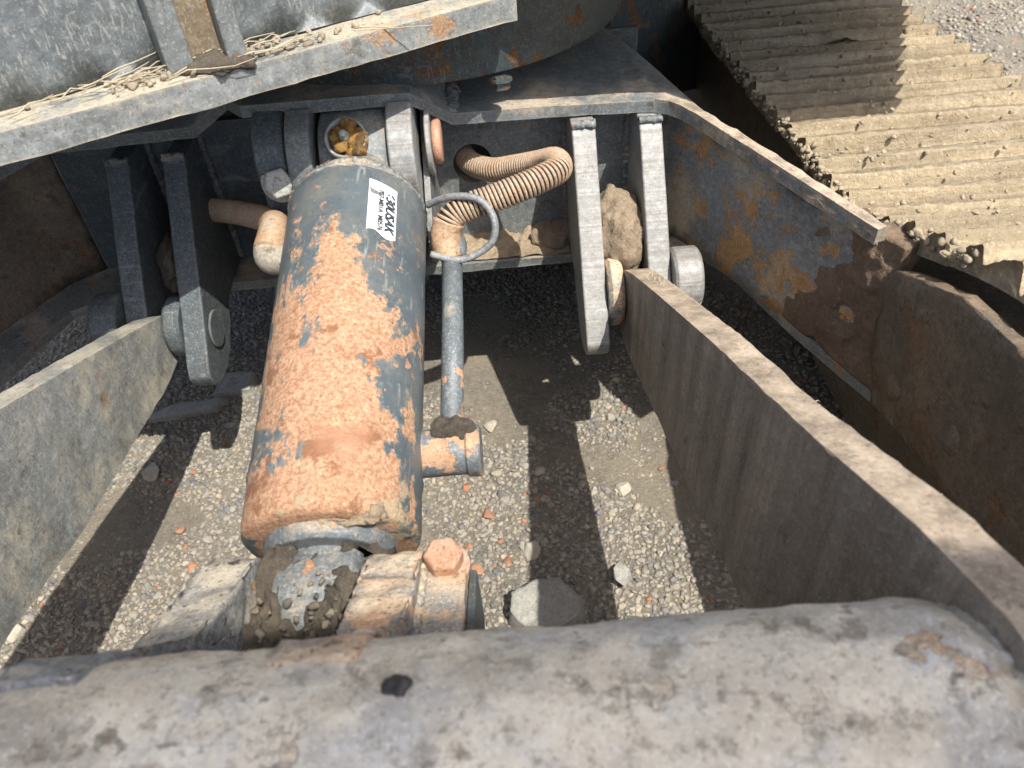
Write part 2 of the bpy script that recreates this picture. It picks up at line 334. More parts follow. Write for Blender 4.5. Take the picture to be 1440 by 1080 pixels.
fld = t.mth('SUBTRACT', fld, t.rng(X, -.034, -.060, 0, .17, True))
n1 = t.rng(t.noise(21, 9, .62, dist=.5, co=t.mapping((1, .5, 1))), .25, .75, .12, .88); n2 = t.noise(85, 8, .68, off=4)
f = t.mth('ADD', t.mth('ADD', fld, n1), t.mth('MULTIPLY', t.mth('SUBTRACT', n2, .5), .58))
rm = t.rng(f, .445, .457)
chip = t.rng(t.noise(46, 9, .65, off=9), .60, .612); rm = t.mth('MAXIMUM', rm, t.mth('MULTIPLY', chip, t.rng(Y, -.06, -.3, .3, 1)))
rim = t.mth('SUBTRACT', t.rng(f, .405, .445), rm)
rc = t.mix(t.rng(t.noise(60, 8, .7), .3, .7), (.50, .315, .20), (.40, .235, .14))
rc = t.mix(t.rng(t.noise(330, 5, .75), .42, .60, 0, .75), rc, (.22, .10, .045))
rc = t.mix(t.rng(t.noise(260, 4, .75, off=6), .54, .66, 0, .75), rc, (.58, .39, .26))
rc = t.mix(t.rng(t.noise(44, 7, .62, off=12), .575, .63, 0, .8), rc, (.20, .085, .038))
rc = t.mix(t.rng(t.noise(21, 6, .6, off=15), .60, .68, 0, .7), rc, (.33, .17, .10))
col = t.mix(rm, base, rc); col = t.mix(t.mth('MULTIPLY', t.mth('MAXIMUM', rim, 0.), .45), col, (.30, .30, .25))
mudm = t.mth('MULTIPLY', t.rng(t.noise(34, 9, .65, off=21), .56, .62), t.rng(Y, -.325, -.37, 0, 1)); col = t.mix(mudm, col, (.36, .28, .18))
h = t.mth('ADD', t.mth('MULTIPLY', rm, t.mth('ADD', t.mth('MULTIPLY', t.noise(420, 5, .75), .8), -.85)), t.mth('MULTIPLY', t.noise(40, 4), .35))
h = t.mth('ADD', h, t.mth('MULTIPLY', mudm, t.noise(150, 6, .7)))
m_barrel = t.done(col, t.mix(rm, (.42,)*3, (.93,)*3), t.bump(h, .7, .0017))

# ground: worn asphalt with its binder gone, sandy patches
t = NT('worn_asphalt'); a1 = t.rng(t.noise(6, 8, .65), .42, .6, 0, 1, True)
b = t.mix(t.rng(t.noise(90, 8, .7), .3, .7), (.26, .23, .18), (.14, .125, .10))
b = t.mix(t.rng(t.noise(150, 6, .75, off=2), .5, .66, 0, .8), b, (.32, .29, .24))
s_ = t.mix(t.rng(t.noise(220, 6, .7), .3, .7), (.37, .32, .235), (.25, .215, .155)); b = t.mix(t.mth('MULTIPLY', a1, .6), b, s_)
m_ground = t.done(b, .96, t.bump(t.noise(230, 8, .75), .9, .005))

# ------------------------------------------------------------------ ground
def gz(x, y): return G0+.0035*mnoise.fractal(Vector((x*5, y*5, 0)), 1, 2, 3)+.0012*mnoise.noise(Vector((x*40, y*40, 3)))
def axis(lo, hi, step, far): return np.unique(np.concatenate([[-far, -far*.4, lo-1.2, lo-.4], np.arange(lo, hi, step), [hi+.3, hi+1.2, far*.4, far]]))
xs = axis(-.9, 1.0, .014, 9); ys = axis(.25, 1.6, .014, 9)
V = [(x, y, gz(x, y) if abs(x) < 1.5 and -.3 < y < 2.2 else G0) for y in ys for x in xs]; nx = len(xs)
F = [(j*nx+i, j*nx+i+1, (j+1)*nx+i+1, (j+1)*nx+i) for j in range(len(ys)-1) for i in range(nx-1)]
g = link_mesh('ground', pd(V, F), m_ground, smooth=True, kind='structure')

def stone_cols(n, r):
    k = r.random(n)[:, None]; g_ = r.uniform(.22, .42, (n, 1)); c = g_*np.array([[.95, .885, .77]])
    c = np.where(k < .12, r.uniform(.36, .50, (n, 1))*np.array([[1, .87, .68]]), c)
    c = np.where(k > .86, r.uniform(.13, .2, (n, 1))*np.array([[.95, 1, 1.05]]), c)
    c = np.where((k > .16) & (k < .167), np.array([[.44, .17, .085]]), c); return c
def scatter(x0, x1, y0, y1, sp, r, smin, smax, bare=.93):
    gx, gy = np.meshgrid(np.arange(x0, x1, sp), np.arange(y0, y1, sp)); P = np.stack([gx.ravel(), gy.ravel()], 1)+r.uniform(-.48, .48, (gx.size, 2))*sp
    s = r.uniform(smin, smax, len(P))*np.where(r.random(len(P)) < .05, 1.5, 1); z = np.empty(len(P)); keep = np.ones(len(P), bool)
    for i, (x, y) in enumerate(P):
        sandy = mnoise.fractal(Vector((x*7+3, y*7, 1.5)), 1, 2, 3)+1.05*math.exp(-(((x+.02)/.12)**2+((y-.75)/.11)**2))-.12
        if sandy > .22 and r.random() < min(bare, .45+sandy): keep[i] = False
        z[i] = gz(x, y)+s[i]*r.uniform(-.28, .16)-max(0, min(.6, sandy*.9))*s[i]
    return np.column_stack([P, z])[keep], s[keep]
r1 = np.random.default_rng(5)
P, sz = scatter(-.82, .42, .34, 1.05, .0064, r1, .0027, .0049)
link_mesh('gravel', rocks_mesh(P, sz, stone_cols(len(P), r1), 2, .72, 3), m_stone, kind='stuff')['label'] = 'loose grey and tan gravel bedded in the worn asphalt'
P, sz = scatter(-.7, .32, .38, 1.0, .0052, r1, .0014, .0031, .35)
link_mesh('grit', rocks_mesh(P, sz, stone_cols(len(P), r1)*.9, 1, .8, 6), m_stone, kind='stuff')['label'] = 'fine grit filling the gaps between the gravel stones'
P, sz = scatter(.62, 1.7, .8, 2.2, .0135, r1, .004, .0085, .5)
link_mesh('gravel', rocks_mesh(P, sz, stone_cols(len(P), r1), 1, .7, 4), m_stone, kind='stuff')['label'] = 'sunlit gravel beyond the outer edge of the track'

# ------------------------------------------------------------------ undercarriage frame
U = thing('undercarriage_frame', 'dark painted steel undercarriage cross frame with paired lugs and splayed legs', 'undercarriage', (-.12, .85, 0))
def ribbon(front, back, th):
    """plate from matched front and back edge points"""
    bm = bmesh.new(); n = len(front)
    up_ = [Vector((0, 0, th))]*n
    A = [bm.verts.new(p) for p in front]; B = [bm.verts.new(p) for p in back]
    A2 = [bm.verts.new(Vector(p)+Vector((0, 0, th))) for p in front]; B2 = [bm.verts.new(Vector(p)+Vector((0, 0, th))) for p in back]
    for i in range(n-1):
        bm.faces.new((A[i], A[i+1], B[i+1], B[i])); bm.faces.new((A2[i], B2[i], B2[i+1], A2[i+1]))
        bm.faces.new((A[i], A2[i], A2[i+1], A[i+1])); bm.faces.new((B[i], B[i+1], B2[i+1], B2[i]))
    bm.faces.new((A[0], B[0], B2[0], A2[0])); bm.faces.new((A[-1], A2[-1], B2[-1], B[-1])); return bm
TF = [(-.62, .44, .42), (-.51, .57, .44), (-.42, .70, .45), (-.28, .705, .452), (-.24, .70, .478), (-.215, .66, .486), (-.09, .655, .488), (-.068, .66, .485), (-.036, .70, .447), (.05, .706, .444), (.140, .705, .442), (.155, .7025, .442), (.167, .696, .442), (.176, .684, .442), (.186, .663, .442), (.202, .625, .441), (.236, .553, .437), (.266, .500, .430), (.279, .478, .427)]
TB = [(-.70, .56, .42), (-.60, .68, .44), (-.50, .95, .45), (-.28, .98, .452), (-.24, .98, .478), (-.215, .98, .486), (-.09, .98, .488), (-.068, .98, .485), (-.036, .98, .447), (.05, .98, .444), (.12, .95, .442), (.15, .89, .438), (.178, .80, .432), (.198, .745, .424), (.215, .702, .420), (.232, .656, .418), (.262, .583, .414), (.290, .532, .407), (.302, .510, .404)]
bm = ribbon(TF, TB, .011); densify(bm, .02); roughen(bm, .0009, 60, 3)
link_mesh('top_flange', bm_mesh(bm), m_plate, U, bevel=.0018)
lf = [Vector(p)+Vector((0, 0, .0006)) for p in TF[11:]]; lb = [Vector(TF[i+11])+Vector((.011, .0065, -.001))*(1 if i else .3) for i in range(len(lf))]
bm = ribbon([p[:] for p in lf], [p[:] for p in lb], .0125); densify(bm, .01); roughen(bm, .0012, 70, 6); link_mesh('flange_edge', bm_mesh(bm), m_arm_r, U, label='tan lit edge of the right leg flange')
BF = [(-.60, .42, .27), (-.50, .545, .28), (-.455, .665, .284), (-.40, .694, .284), (-.035, .694, .284), (.08, .696, .284), (.188, .697, .284), (.212, .683, .284), (.236, .643, .284), (.268, .541, .284), (.303, .452, .284), (.315, .425, .284)]
BB = [(-.66, .52, .27), (-.57, .62, .28), (-.5, .90, .284), (-.4, .95, .284), (-.035, .95, .284), (.08, .95, .284), (.21, .94, .284), (.25, .85, .284), (.29, .72, .284), (.30, .62, .284), (.335, .53, .284), (.35, .50, .284)]
bm = ribbon(BF, BB, .010); densify(bm, .02); roughen(bm, .0009, 60, 5)
link_mesh('bottom_flange', bm_mesh(bm), m_plate, U, bevel=.0018)
# web with the hose hole
def web_hole(x0, x1, z0, z1, y0, y1, cx, cz, r, n=64):
    bm = bmesh.new(); ring = {}
    for key, y in (('f', y0), ('b', y1)):
        inn, out = [], []
        for i in range(n):
            a = 2*pi*i/n; ca, sa = cos(a), sin(a); inn.append(bm.verts.new((cx+r*ca, y, cz+r*1.05*sa)))
            k = min(((x1-cx) if ca > 0 else (cx-x0))/max(abs(ca), 1e-6), ((z1-cz) if sa > 0 else (cz-z0))/max(abs(sa), 1e-6)); out.append(bm.verts.new((cx+k*ca, y, cz+k*sa)))
        ring[key] = (inn, out)
    for i in range(n):
        j = (i+1) % n
        for key in 'fb': a, b = ring[key]; bm.faces.new((a[i], a[j], b[j], b[i]))
        bm.faces.new((ring['f'][0][i], ring['f'][0][j], ring['b'][0][j], ring['b'][0][i])); bm.faces.new((ring['f'][1][i], ring['f'][1][j], ring['b'][1][j], ring['b'][1][i]))
    return bm
link_mesh('web_plate', bm_mesh(web_hole(-.066, .160, .2945, .4465, .740, .752, -.022, .386, .0205)), m_plate, U)
bm = bmesh.new(); box(bm, -.44, -.0665, .7405, .752, .2945, .452); link_mesh('web_plate', bm_mesh(bm), m_frame, U)
for nm, F_, mt in (('leg_web', [(.1605, .742), (.180, .730), (.198, .70), (.225, .640), (.255, .575), (.282, .523), (.294, .498)], m_legweb), ('leg_web', [(-.4405, .742), (-.475, .715), (-.50, .67), (-.545, .60), (-.64, .48)], m_tframe)):
    bm = bmesh.new(); sg = 1 if F_[0][0] > 0 else -1
    lo = [(x, y) for x, y in F_]; hi = [(x+sg*.011, y+.006) for x, y in F_]; outl = lo+hi[::-1]
    prism(bm, [(x, y, .294 if x > 0 else (.294 if x > -.5 else .285)) for x, y in outl], [(x, y, .443 if x < .187 else (.424 if x < .24 else .414)) for x, y in outl])
    densify(bm, .02); roughen(bm, .0012, 30, 2); link_mesh(nm, bm_mesh(bm), mt, U, smooth=True)
bm = bmesh.new(); box(bm, -.44, .18, .93, .94, .2945, .444); link_mesh('rear_web', bm_mesh(bm), m_frame, U)

def lug_outline(pin=(.60, .318), r=.045, top=.441, back=.739):
    return [(back, top), (.694, top), (.684, .432), (.662, .403), (.641, .377), (.620, .349), (.600, .322), (.580, .298), (.569, .284), (.564, .274), (.566, .264), (.574, .256), (.588, .251), (.606, .250), (.628, .256), (.65, .270), (.668, .289), (.70, .2945), (back, .2945)]
LUGS = [(.075, .098), (.139, .161), (-.312, -.290), (-.366, -.344)]
PIN = (.612, .312)
for i, (a, b) in enumerate(LUGS):
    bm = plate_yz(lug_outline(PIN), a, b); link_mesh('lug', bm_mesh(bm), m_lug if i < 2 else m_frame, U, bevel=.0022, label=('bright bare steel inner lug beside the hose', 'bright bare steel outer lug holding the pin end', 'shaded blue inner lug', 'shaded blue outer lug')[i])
for i, (a, b) in enumerate(LUGS):     # welds where the lugs meet the web
    s = 1 if i % 2 == 0 else -1
    for x in (a-.001, b+.001): weld('weld_bead', [(x, .739, .30), (x, .739, .44)], .0045, m_weld, U, seed=i)
    weld('weld_bead', [(a, .692, .4405), (b, .692, .4405)], .004, m_weld, U, seed=i+7)
for x0, x1 in ((.1615, .189), (-.394, -.3665)):
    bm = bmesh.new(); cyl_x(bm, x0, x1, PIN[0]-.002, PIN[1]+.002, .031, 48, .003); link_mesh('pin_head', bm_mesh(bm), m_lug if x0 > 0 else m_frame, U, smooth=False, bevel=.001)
bm = bmesh.new(); cyl_x(bm, -.2895, -.287, PIN[0], PIN[1]-.015, .019, 40, .001); link_mesh('pin_head', bm_mesh(bm), m_frame, U)

# clevis that carries the hydraulic cylinder
CY = Vector((-.119, .677, .442))
def clevis_outline(s=1):
    o = [(.7395, .485), (.66, .486)]
    for i in range(9):
        a = radians(98+i*14); o.append((.660+.050*cos(a), .444+.050*sin(a)))
    o += [(.655, .37), (.68, .34), (.7395, .335)]
    return o
for x0, x1, mt, lb in ((-.176, -.1545, m_plate, 'dark left clevis lug with keeper plate'), (-.0895, -.067, m_lug, 'bare grey right clevis lug')):
    link_mesh('clevis_lug', bm_mesh(plate_yz(clevis_outline(), x0, x1)), mt, U, bevel=.0025, label=lb)
# outer side plate by the right clevis lug, pin end and washer
link_mesh('side_plate', bm_mesh(plate_yz([(.7395, .478), (.70, .47), (.655, .43), (.612, .40), (.60, .375), (.615, .352), (.7395, .30)], -.0655, -.0595)), m_plate, U, bevel=.001)
bm = bmesh.new(); cyl_x(bm, -.0592, -.0545, .668, .447, .030, 40, .001); o = link_mesh('pin_washer', bm_mesh(bm), m_lug, U)
bm = bmesh.new(); cyl_x(bm, -.0542, -.046, .668, .447, .02, 32, .002); link_mesh('pin_end', bm_mesh(bm), m_boltrust, U, smooth=True)
# keeper plate (teardrop) with hexagon bolt
kp = [(.70, .485)]
kp = []
for i in range(14): a = radians(20+i*14); kp.append((.668+.046*cos(a), .452+.040*sin(a)))
kp += [(.624, .42), (.626, .39), (.636, .368), (.65, .366), (.69, .41)]
K = link_mesh('keeper_plate', bm_mesh(plate_yz(kp, -.206, -.178)), m_frame, U, bevel=.003)
hb = hexhead(.0135, .011); bmesh.ops.transform(hb, matrix=frame_to((-.187, .6205, .443), (.05, -.93, .36), .2), verts=hb.verts)
link_mesh('bolt', bm_mesh(hb), m_bolt, K, bevel=.0008)
# wire hose guide
wp = catmull([(-.0595, .588, .428), (-.047, .580, .437), (-.032, .573, .4425), (-.014, .566, .441), (-.004, .556, .429), (-.006, .549, .413), (-.020, .547, .402), (-.038, .546, .398), (-.0595, .552, .402)], 10)
link_mesh('hose_guide', bm_mesh(tube_bm(wp, .0031, 12)), m_wire, U, smooth=True, label='bent grey wire loop round the hose end')
weld('weld_bead', [(-.0385, .703, .455), (-.0375, .76, .457)], .008, m_weld, U, seed=4)
# right track frame end plate with bolts
bm = plate_yz([(.450, .285), (.470, .335), (.482, .372), (.487, .392), (.470, .406), (.434, .422), (.393, .440), (.33, .448), (.25, .45), (.19, .44), (.18, .33), (.238, .325), (.36, .308)], .300, .310)
densify(bm, .016); roughen(bm, .004, 16, 4)
TFm = link_mesh('track_frame', bm_mesh(bm), m_tframe, U, smooth=True, label='mud stained brown track frame plate with bolt heads')
for (y, z, r_) in ((.425, .327, .009), (.345, .352, .010)):
    hb = lathe([(-.004, r_*1.25), (.001, r_*1.2), (.002, r_), (.004, r_*.8)], 18, 'Z'); bmesh.ops.transform(hb, matrix=frame_to((.2995, y, z), (-1, 0, 0)), verts=hb.verts)
    link_mesh('bolt', bm_mesh(hb), m_tframe, TFm, smooth=True)
bm = bmesh.new(); box(bm, .36, .60, .22, 1.7, .13, .33); link_mesh('track_beam', bm_mesh(bm), m_tframe, U, bevel=.01)
bm = bmesh.new(); box(bm, -.46, .16, .985, 1.75, .284, .44); link_mesh('car_body', bm_mesh(bm), m_drum, U, bevel=.004)
bm = bmesh.new(); prism(bm, [(.161, 1.1, .26), (.37, 1.32, .2), (.37, 1.6, .2), (.161, 1.5, .26)], [(.161, 1.1, .44), (.37, 1.32, .36), (.37, 1.6, .36), (.161, 1.5, .44)]); link_mesh('rear_leg', bm_mesh(bm), m_drum, U, bevel=.004)
link_mesh('track_frame', bm_mesh(plate_yz([(.63, .165), (.655, .24), (.625, .30), (.50, .362), (.28, .36), (.20, .30), (.2, .2), (.42, .172)], -.635, -.615)), m_tframe, U, label='shaded left track frame plate')

# ------------------------------------------------------------------ dozer blade: cross tube, arms, brackets, mouldboard
B = thing('dozer_blade', 'dozer blade linkage with dusty cross tube, two flat arms and cylinder bracket', 'dozer blade', (-.1, -.05, .0))
def arm(top, bot, x0, x1, k, mat, name_label, seed):
    bm = plate_yz(top+bot[::-1], x0, x1, k); densify(bm, .009, 8)
    topf = lambda co: 1.0
    roughen(bm, .0008, 80, seed); return link_mesh('arm', bm_mesh(bm), mat, B, smooth=False, bevel=.001, label=name_label)
rt_ = [(.612, .322), (.600, .336), (.571, .351), (.50, .381), (.381, .429), (.286, .462), (.212, .494), (.169, .512), (.12, .527), (.03, .53), (-.06, .53)]
rb_ = [(.612, .285), (.60, .262), (.581, .254), (.446, .272), (.345, .285), (.266, .295), (.15, .30), (.03, .30), (-.06, .30)]
arm(rt_, rb_, .115, .137, .08, m_arm_r, 'mud coated right arm, shaded on its inner face', 1)
lt_ = [(.622, .305), (.612, .318), (.599, .326), (.55, .347), (.483, .375), (.388, .413), (.28, .45), (.15, .49), (-.06, .50)]
lb_ = [(.622, .285), (.60, .275), (.562, .270), (.483, .276), (.388, .281), (.277, .300), (.15, .30), (-.06, .30)]
arm(lt_, lb_, -.352, -.33, -.08, m_arm_l, 'scratched left arm with sunlit inner face', 2)
for x0, x1, r_, mt in ((.0985, .1145, .034, m_brkt), (-.3295, -.3125, .030, m_frame)):
    bm = bmesh.new(); cyl_x(bm, x0, x1, PIN[0], PIN[1]-.008, r_, 40, .004); link_mesh('pivot_boss', bm_mesh(bm), mt, B, smooth=False, bevel=.001)
# cross tube between the arms
TC, TR = (.103, .4655), .055
bm = bmesh.new(); nseg, nl = 96, 150; rings = []
for i in range(nl+1):
    x = -.375+(.163+.375)*i/nl
    e = max(0, (x-.132)/.031); rr = TR*(1-.20*e**2.5)
    rings.append([bm.verts.new((x, TC[0]+rr*cos(2*pi*k/nseg), TC[1]+rr*sin(2*pi*k/nseg))) for k in range(nseg)])
for a, b in zip(rings, rings[1:]):
    for k in range(nseg): bm.faces.new((a[k], a[(k+1) % nseg], b[(k+1) % nseg], b[k]))
bm.faces.new(rings[0]); bm.faces.new(rings[-1]); bmesh.ops.recalc_face_normals(bm, faces=bm.faces); roughen(bm, .0014, 26, 3, 6); roughen(bm, .0007, 140, 8, 3)
tube = link_mesh('cross_tube', bm_mesh(bm), m_tube, B, smooth=True, label='dust covered round cross tube in shade')
weld('weld_bead', [(.1505+.004*abs(sin(radians(a))), TC[0]+.047*cos(radians(a)), TC[1]+.047*sin(radians(a))) for a in range(10, 171, 10)], .0055, m_tube, B, seed=2)
for i, (x, y, z, r_) in enumerate([(-.045, .118, .5190, .0036), (.150, .10, .509, .0034), (.095, .12, .5165, .0018)]):
    bm = bmesh.new(); bmesh.ops.create_icosphere(bm, subdivisions=3, radius=1, matrix=Matrix.Translation((x, y, z)) @ Matrix.Diagonal((r_*1.3, r_, r_*.5, 1))); roughen(bm, r_*.6, 240, i)
    link_mesh('tar_drop', bm_mesh(bm), m_tar, B, smooth=True)
def bracket(pts, x0, x1, mat, label, seed, amp=.0020):
    bm = plate_yz(pts, x0, x1); densify(bm, .006, 9); roughen(bm, amp, 60, seed); return link_mesh('bracket_plate', bm_mesh(bm), mat, B, smooth=True, label=label)
bracket([(.276, .31), (.280, .36), (.276, .378), (.266, .388), (.245, .398), (.222, .412), (.185, .437), (.163, .462)]+[(TC[0]+.0578*cos(radians(q)), TC[1]+.0578*sin(radians(q))) for q in range(8, 68, 10)]+[(.12, .49), (.12, .30)], -.187, -.159, m_brkt_l, 'dusty left bracket plate rising to the tube', 1)
bracket([(.272, .31), (.276, .36), (.272, .376), (.264, .384), (.245, .394), (.222, .410), (.185, .434), (.163, .460)]+[(TC[0]+.0574*cos(radians(q)), TC[1]+.0574*sin(radians(q))) for q in range(8, 68, 10)]+[(.12, .49), (.12, .30)], -.0925, -.061, m_brkt, 'rusty thick right bracket plate', 2)
bm = plate_yz([(.277, .30), (.277, .366), (.262, .373), (.23, .388), (.205, .399), (.15, .425), (.12, .42), (.12, .30)], -.0605, -.0355)
densify(bm, .007); roughen(bm, .0011, 60, 5); KB = link_mesh('pin_block', bm_mesh(bm), m_brkt, B, smooth=False, bevel=.001, label='rusty pin block with one hexagon bolt')
link_mesh('edge_plate', bm_mesh(plate_yz([(.270, .30), (.268, .358), (.205, .392), (.15, .418), (.12, .41), (.12, .30)], -.0350, -.0305)), m_frame, B, bevel=.001)
hb = hexhead(.0122, .013); bmesh.ops.transform(hb, matrix=frame_to((-.0485, .2625, .3745), (.05, -.05, 1), .35), verts=hb.verts); link_mesh('bolt', bm_mesh(hb), m_boltrust, KB, bevel=.0012)
weld('weld_bead', [(-.0608, .268, .371), (-.0608, .23, .3885), (-.0608, .20, .4015)], .0032, m_brkt, B, seed=3)
for x0, x1, y, z, sd in ((-.19, -.156, .150, .463, 1), (-.095, -.058, .152, .461, 2)):
    bm = bmesh.new(); bmesh.ops.create_icosphere(bm, subdivisions=4, radius=1, matrix=Matrix.Translation(((x0+x1)/2, y, z-.006)) @ Matrix.Diagonal(((x1-x0)*.62, .022, .012, 1))); roughen(bm, .004, 60, sd, 5)
    link_mesh('mud_fillet', bm_mesh(bm), m_tube, B, smooth=True)
# mouldboard: curved blade plate behind the viewpoint
for nm, pr, xa, xb in [('mouldboard', [(-.06, .09), (-.085, .2), (-.1, .35), (-.1, .5)], -.95, .75)]:
    bm = bmesh.new(); prism(bm, [(xa, y, z) for y, z in pr]+[(xa, y-.014, z) for y, z in pr[::-1]], [(xb, y, z) for y, z in pr]+[(xb, y-.014, z) for y, z in pr[::-1]])
    link_mesh(nm, bm_mesh(bm), m_turret, B, smooth=False)
for x in (-.30, .06): bm = bmesh.new(); box(bm, x-.01, x+.01, -.095, .06, .30, .46); link_mesh('gusset', bm_mesh(bm), m_tube, B, bevel=.002)

# ------------------------------------------------------------------ hydraulic cylinder (local frame: -Y runs to the rod end)
ANG = radians(14)
H = thing('hydraulic_cylinder', 'dark blue grey hydraulic cylinder with large orange rust patches and white sticker', 'hydraulic cylinder', CY, rot=(ANG, 0, radians(-1)))
R = .058
prof = [(-.070, .020), (-.073, .036), (-.077, .047), (-.081, .0535), (-.085, .0573), (-.088, .0590), (-.090, .0596), (-.0925, .0594), (-.095, .0600)]
prof += [(-.095-i*.0035, R) for i in range(1, 69)]+[(-.342, .0606), (-.345, .0612), (-.348, .0607), (-.351, .0600), (-.368, .0601), (-.380, .0600), (-.3845, .0592), (-.387, .0565), (-.388, .052), (-.388, .03)]
prof = [(a, r_*.058/.060) if r_ != R else (a, r_) for a, r_ in prof]; bm = lathe(prof, 128); roughen(bm, .00035, 45, 2, 4)
bar = link_mesh('barrel', bm_mesh(bm), m_barrel, H, True, smooth=True)
bm = lathe([(-.387, .043), (-.395, .0425), (-.398, .040), (-.398, .03)], 64); link_mesh('gland', bm_mesh(bm), m_pipe2, H, True, smooth=False, bevel=.0012)
bm = lathe([(-.378, .028), (-.40, .028), (-.44, .026)], 48); link_mesh('rod', bm_mesh(bm), m_plate, H, True, smooth=True)
bm = lathe([(-.026, .036), (-.022, .040), (.022, .040), (.026, .036)], 40, 'X'); bmesh.ops.translate(bm, vec=(0, -.428, -.004), verts=bm.verts); link_mesh('rod_eye', bm_mesh(bm), m_plate, H, True, smooth=True)
bm = lathe([(-.0305, .045), (-.0285, .048), (.0285, .048), (.0305, .045)], 72, 'X'); bmesh.ops.translate(bm, vec=(0, -.014, -.002), verts=bm.verts); roughen(bm, .0005, 60)
add_bm(bm, lathe([(-.030, .030), (-.055, .038), (-.066, .044), (-.0735, .048)], 40)); link_mesh('head_eye', bm_mesh(bm), m_plate, H, True, smooth=True)
# rough weld ring between neck and barrel
ring = [(.0465*sin(radians(a)), -.0745, .0465*cos(radians(a))) for a in range(-110, 111, 3)]
weld('weld_bead', ring, .0042, m_weld, H, True, 5)
ring = [(.0573*sin(radians(a)), -.0885, .0573*cos(radians(a))) for a in range(-115, 116, 3)]
weld('weld_bead', ring, .0018, m_weld, H, True, 6)
# grease boss
gd = Vector((-.02, -.50, .87)).normalized(); gp = gd*.0445+Vector((-.003, -.014, -.002))
bm = lathe([(-.008, .0185), (.0118, .0180), (.0125, .0172), (.0120, .0155), (.004, .0150)], 40, 'Z'); bmesh.ops.transform(bm, matrix=frame_to(gp, gd), verts=bm.verts)
gb = link_mesh('grease_boss', bm_mesh(bm), m_lug, H, True, smooth=True)
bm = bmesh.new(); fr_ = frame_to(gp+gd*.010, gd)
for i, (x, y, z, r_) in enumerate([(0, 0, -.004, .0105), (-.006, .003, 0, .006), (.007, -.003, .002, .0062), (.002, .007, .002, .0055), (.009, .001, .001, .005), (.008, -.009, .001, .0055), (.004, -.012, -.001, .0045), (-.003, -.006, .002, .005), (.011, -.005, -.001, .0045)]):
    bmesh.ops.create_icosphere(bm, subdivisions=3, radius=r_, matrix=Matrix.Translation((x*1.25, y*1.25, z)) @ Matrix.Diagonal((1.25, 1.25, .9, 1)))
roughen(bm, .0034, 190, 3, 5); bmesh.ops.transform(bm, matrix=fr_, verts=bm.verts)
link_mesh('grease', bm_mesh(bm), m_grease, gb, True, smooth=True, label='lumps of yellow brown grease squeezed out of the boss')
bm = lathe([(0, .0042), (.005, .0042), (.0062, .0025), (.0085, .0035), (.0105, .002)], 16, 'Z'); bmesh.ops.transform(bm, matrix=frame_to(gp+gd*.0125, gd), verts=bm.verts); link_mesh('grease_nipple', bm_mesh(bm), m_bolt, gb, True, smooth=True)
# sticker
def on_barrel(th, y, r_=R+.00045): return (r_*sin(th), y, r_*cos(th))
T0, T1, YA, YB = radians(21.5), radians(45), -.103, -.158
V, F = [], []
for j in range(13):
    for i in range(13):
        u, v_ = i/12, j/12; V.append(on_barrel(T0+(T1-T0)*u, YA+(YB-YA)*v_-.004*u+(.0022*sin(u*7) if j == 12 else 0)))
F = [(j*13+i, j*13+i+1, (j+1)*13+i+1, (j+1)*13+i) for j in range(12) for i in range(12)]
st = link_mesh('sticker', pd(V, [f[::-1] for f in F]), m_paper, H, True, smooth=True, label='torn white part number sticker')
def print_text(body, size, u0, v0, shear=0., off=0.):
    cu = bpy.data.curves.new('t', 'FONT'); cu.body = body; cu.size = size; cu.shear = shear; cu.offset = off
    ob = bpy.data.objects.new('t', cu); COL.objects.link(ob); dg = bpy.context.evaluated_depsgraph_get()
    me = bpy.data.meshes.new_from_object(ob.evaluated_get(dg)); bpy.data.objects.remove(ob); bpy.data.curves.remove(cu)
    for v in me.vertices: v.co = on_barrel(T0+(v0+v.co.y)/R, YA-u0-v.co.x, R+.0012)
    link_mesh('lettering', me, m_ink, st, True)
print_text('630USAK', .0108, .0095, .0142, .32, .0003); print_text('707-M01A  M0576', .0058, .010, .0082, 0, .0001)
tr = [(.000, .0085), (.002, .0105), (.006, .012), (.0098, .0135), (.0108, .0125), (.0095, .0155), (.006, .0165), (.002, .0155)]
tm = pd([on_barrel(T0+a/R, YA-b, R+.0008) for a, b in [(a, b) for a, b in tr]], [tuple(range(len(tr)))]); link_mesh('tear', tm, m_plate, st, True)
# feed pipe with collar and port
link_mesh('feed_pipe', bm_mesh(tube_bm([(.0785, -.112, -.018), (.0785, -.20, -.018), (.0775, -.306, -.016)], .0088, 28)), m_pipe, H, True, smooth=True)
bm = lathe([(-.128, .009), (-.124, .0125), (-.112, .0132), (-.106, .012), (-.103, .0095)], 32); bmesh.ops.translate(bm, vec=(.0785, 0, -.018), verts=bm.verts); link_mesh('pipe_collar', bm_mesh(bm), m_pipe, H, True, smooth=True)
bm = lathe([(.052, .017), (.060, .0172), (.088, .0165), (.0895, .0185), (.0975, .0185), (.099, .017)], 36, 'X'); bmesh.ops.translate(bm, vec=(0, -.318, -.012), verts=bm.verts)
link_mesh('port', bm_mesh(bm), m_pipe, H, True, smooth=False, bevel=.0006)
bm = bmesh.new(); bmesh.ops.create_icosphere(bm, subdivisions=4, radius=1, matrix=Matrix.Translation((.080, -.308, .003)) @ Matrix.Diagonal((.017, .010, .006, 1))); roughen(bm, .004, 110, 2)
link_mesh('mud_lump', bm_mesh(bm), m_mudpocket, H, True, smooth=True)
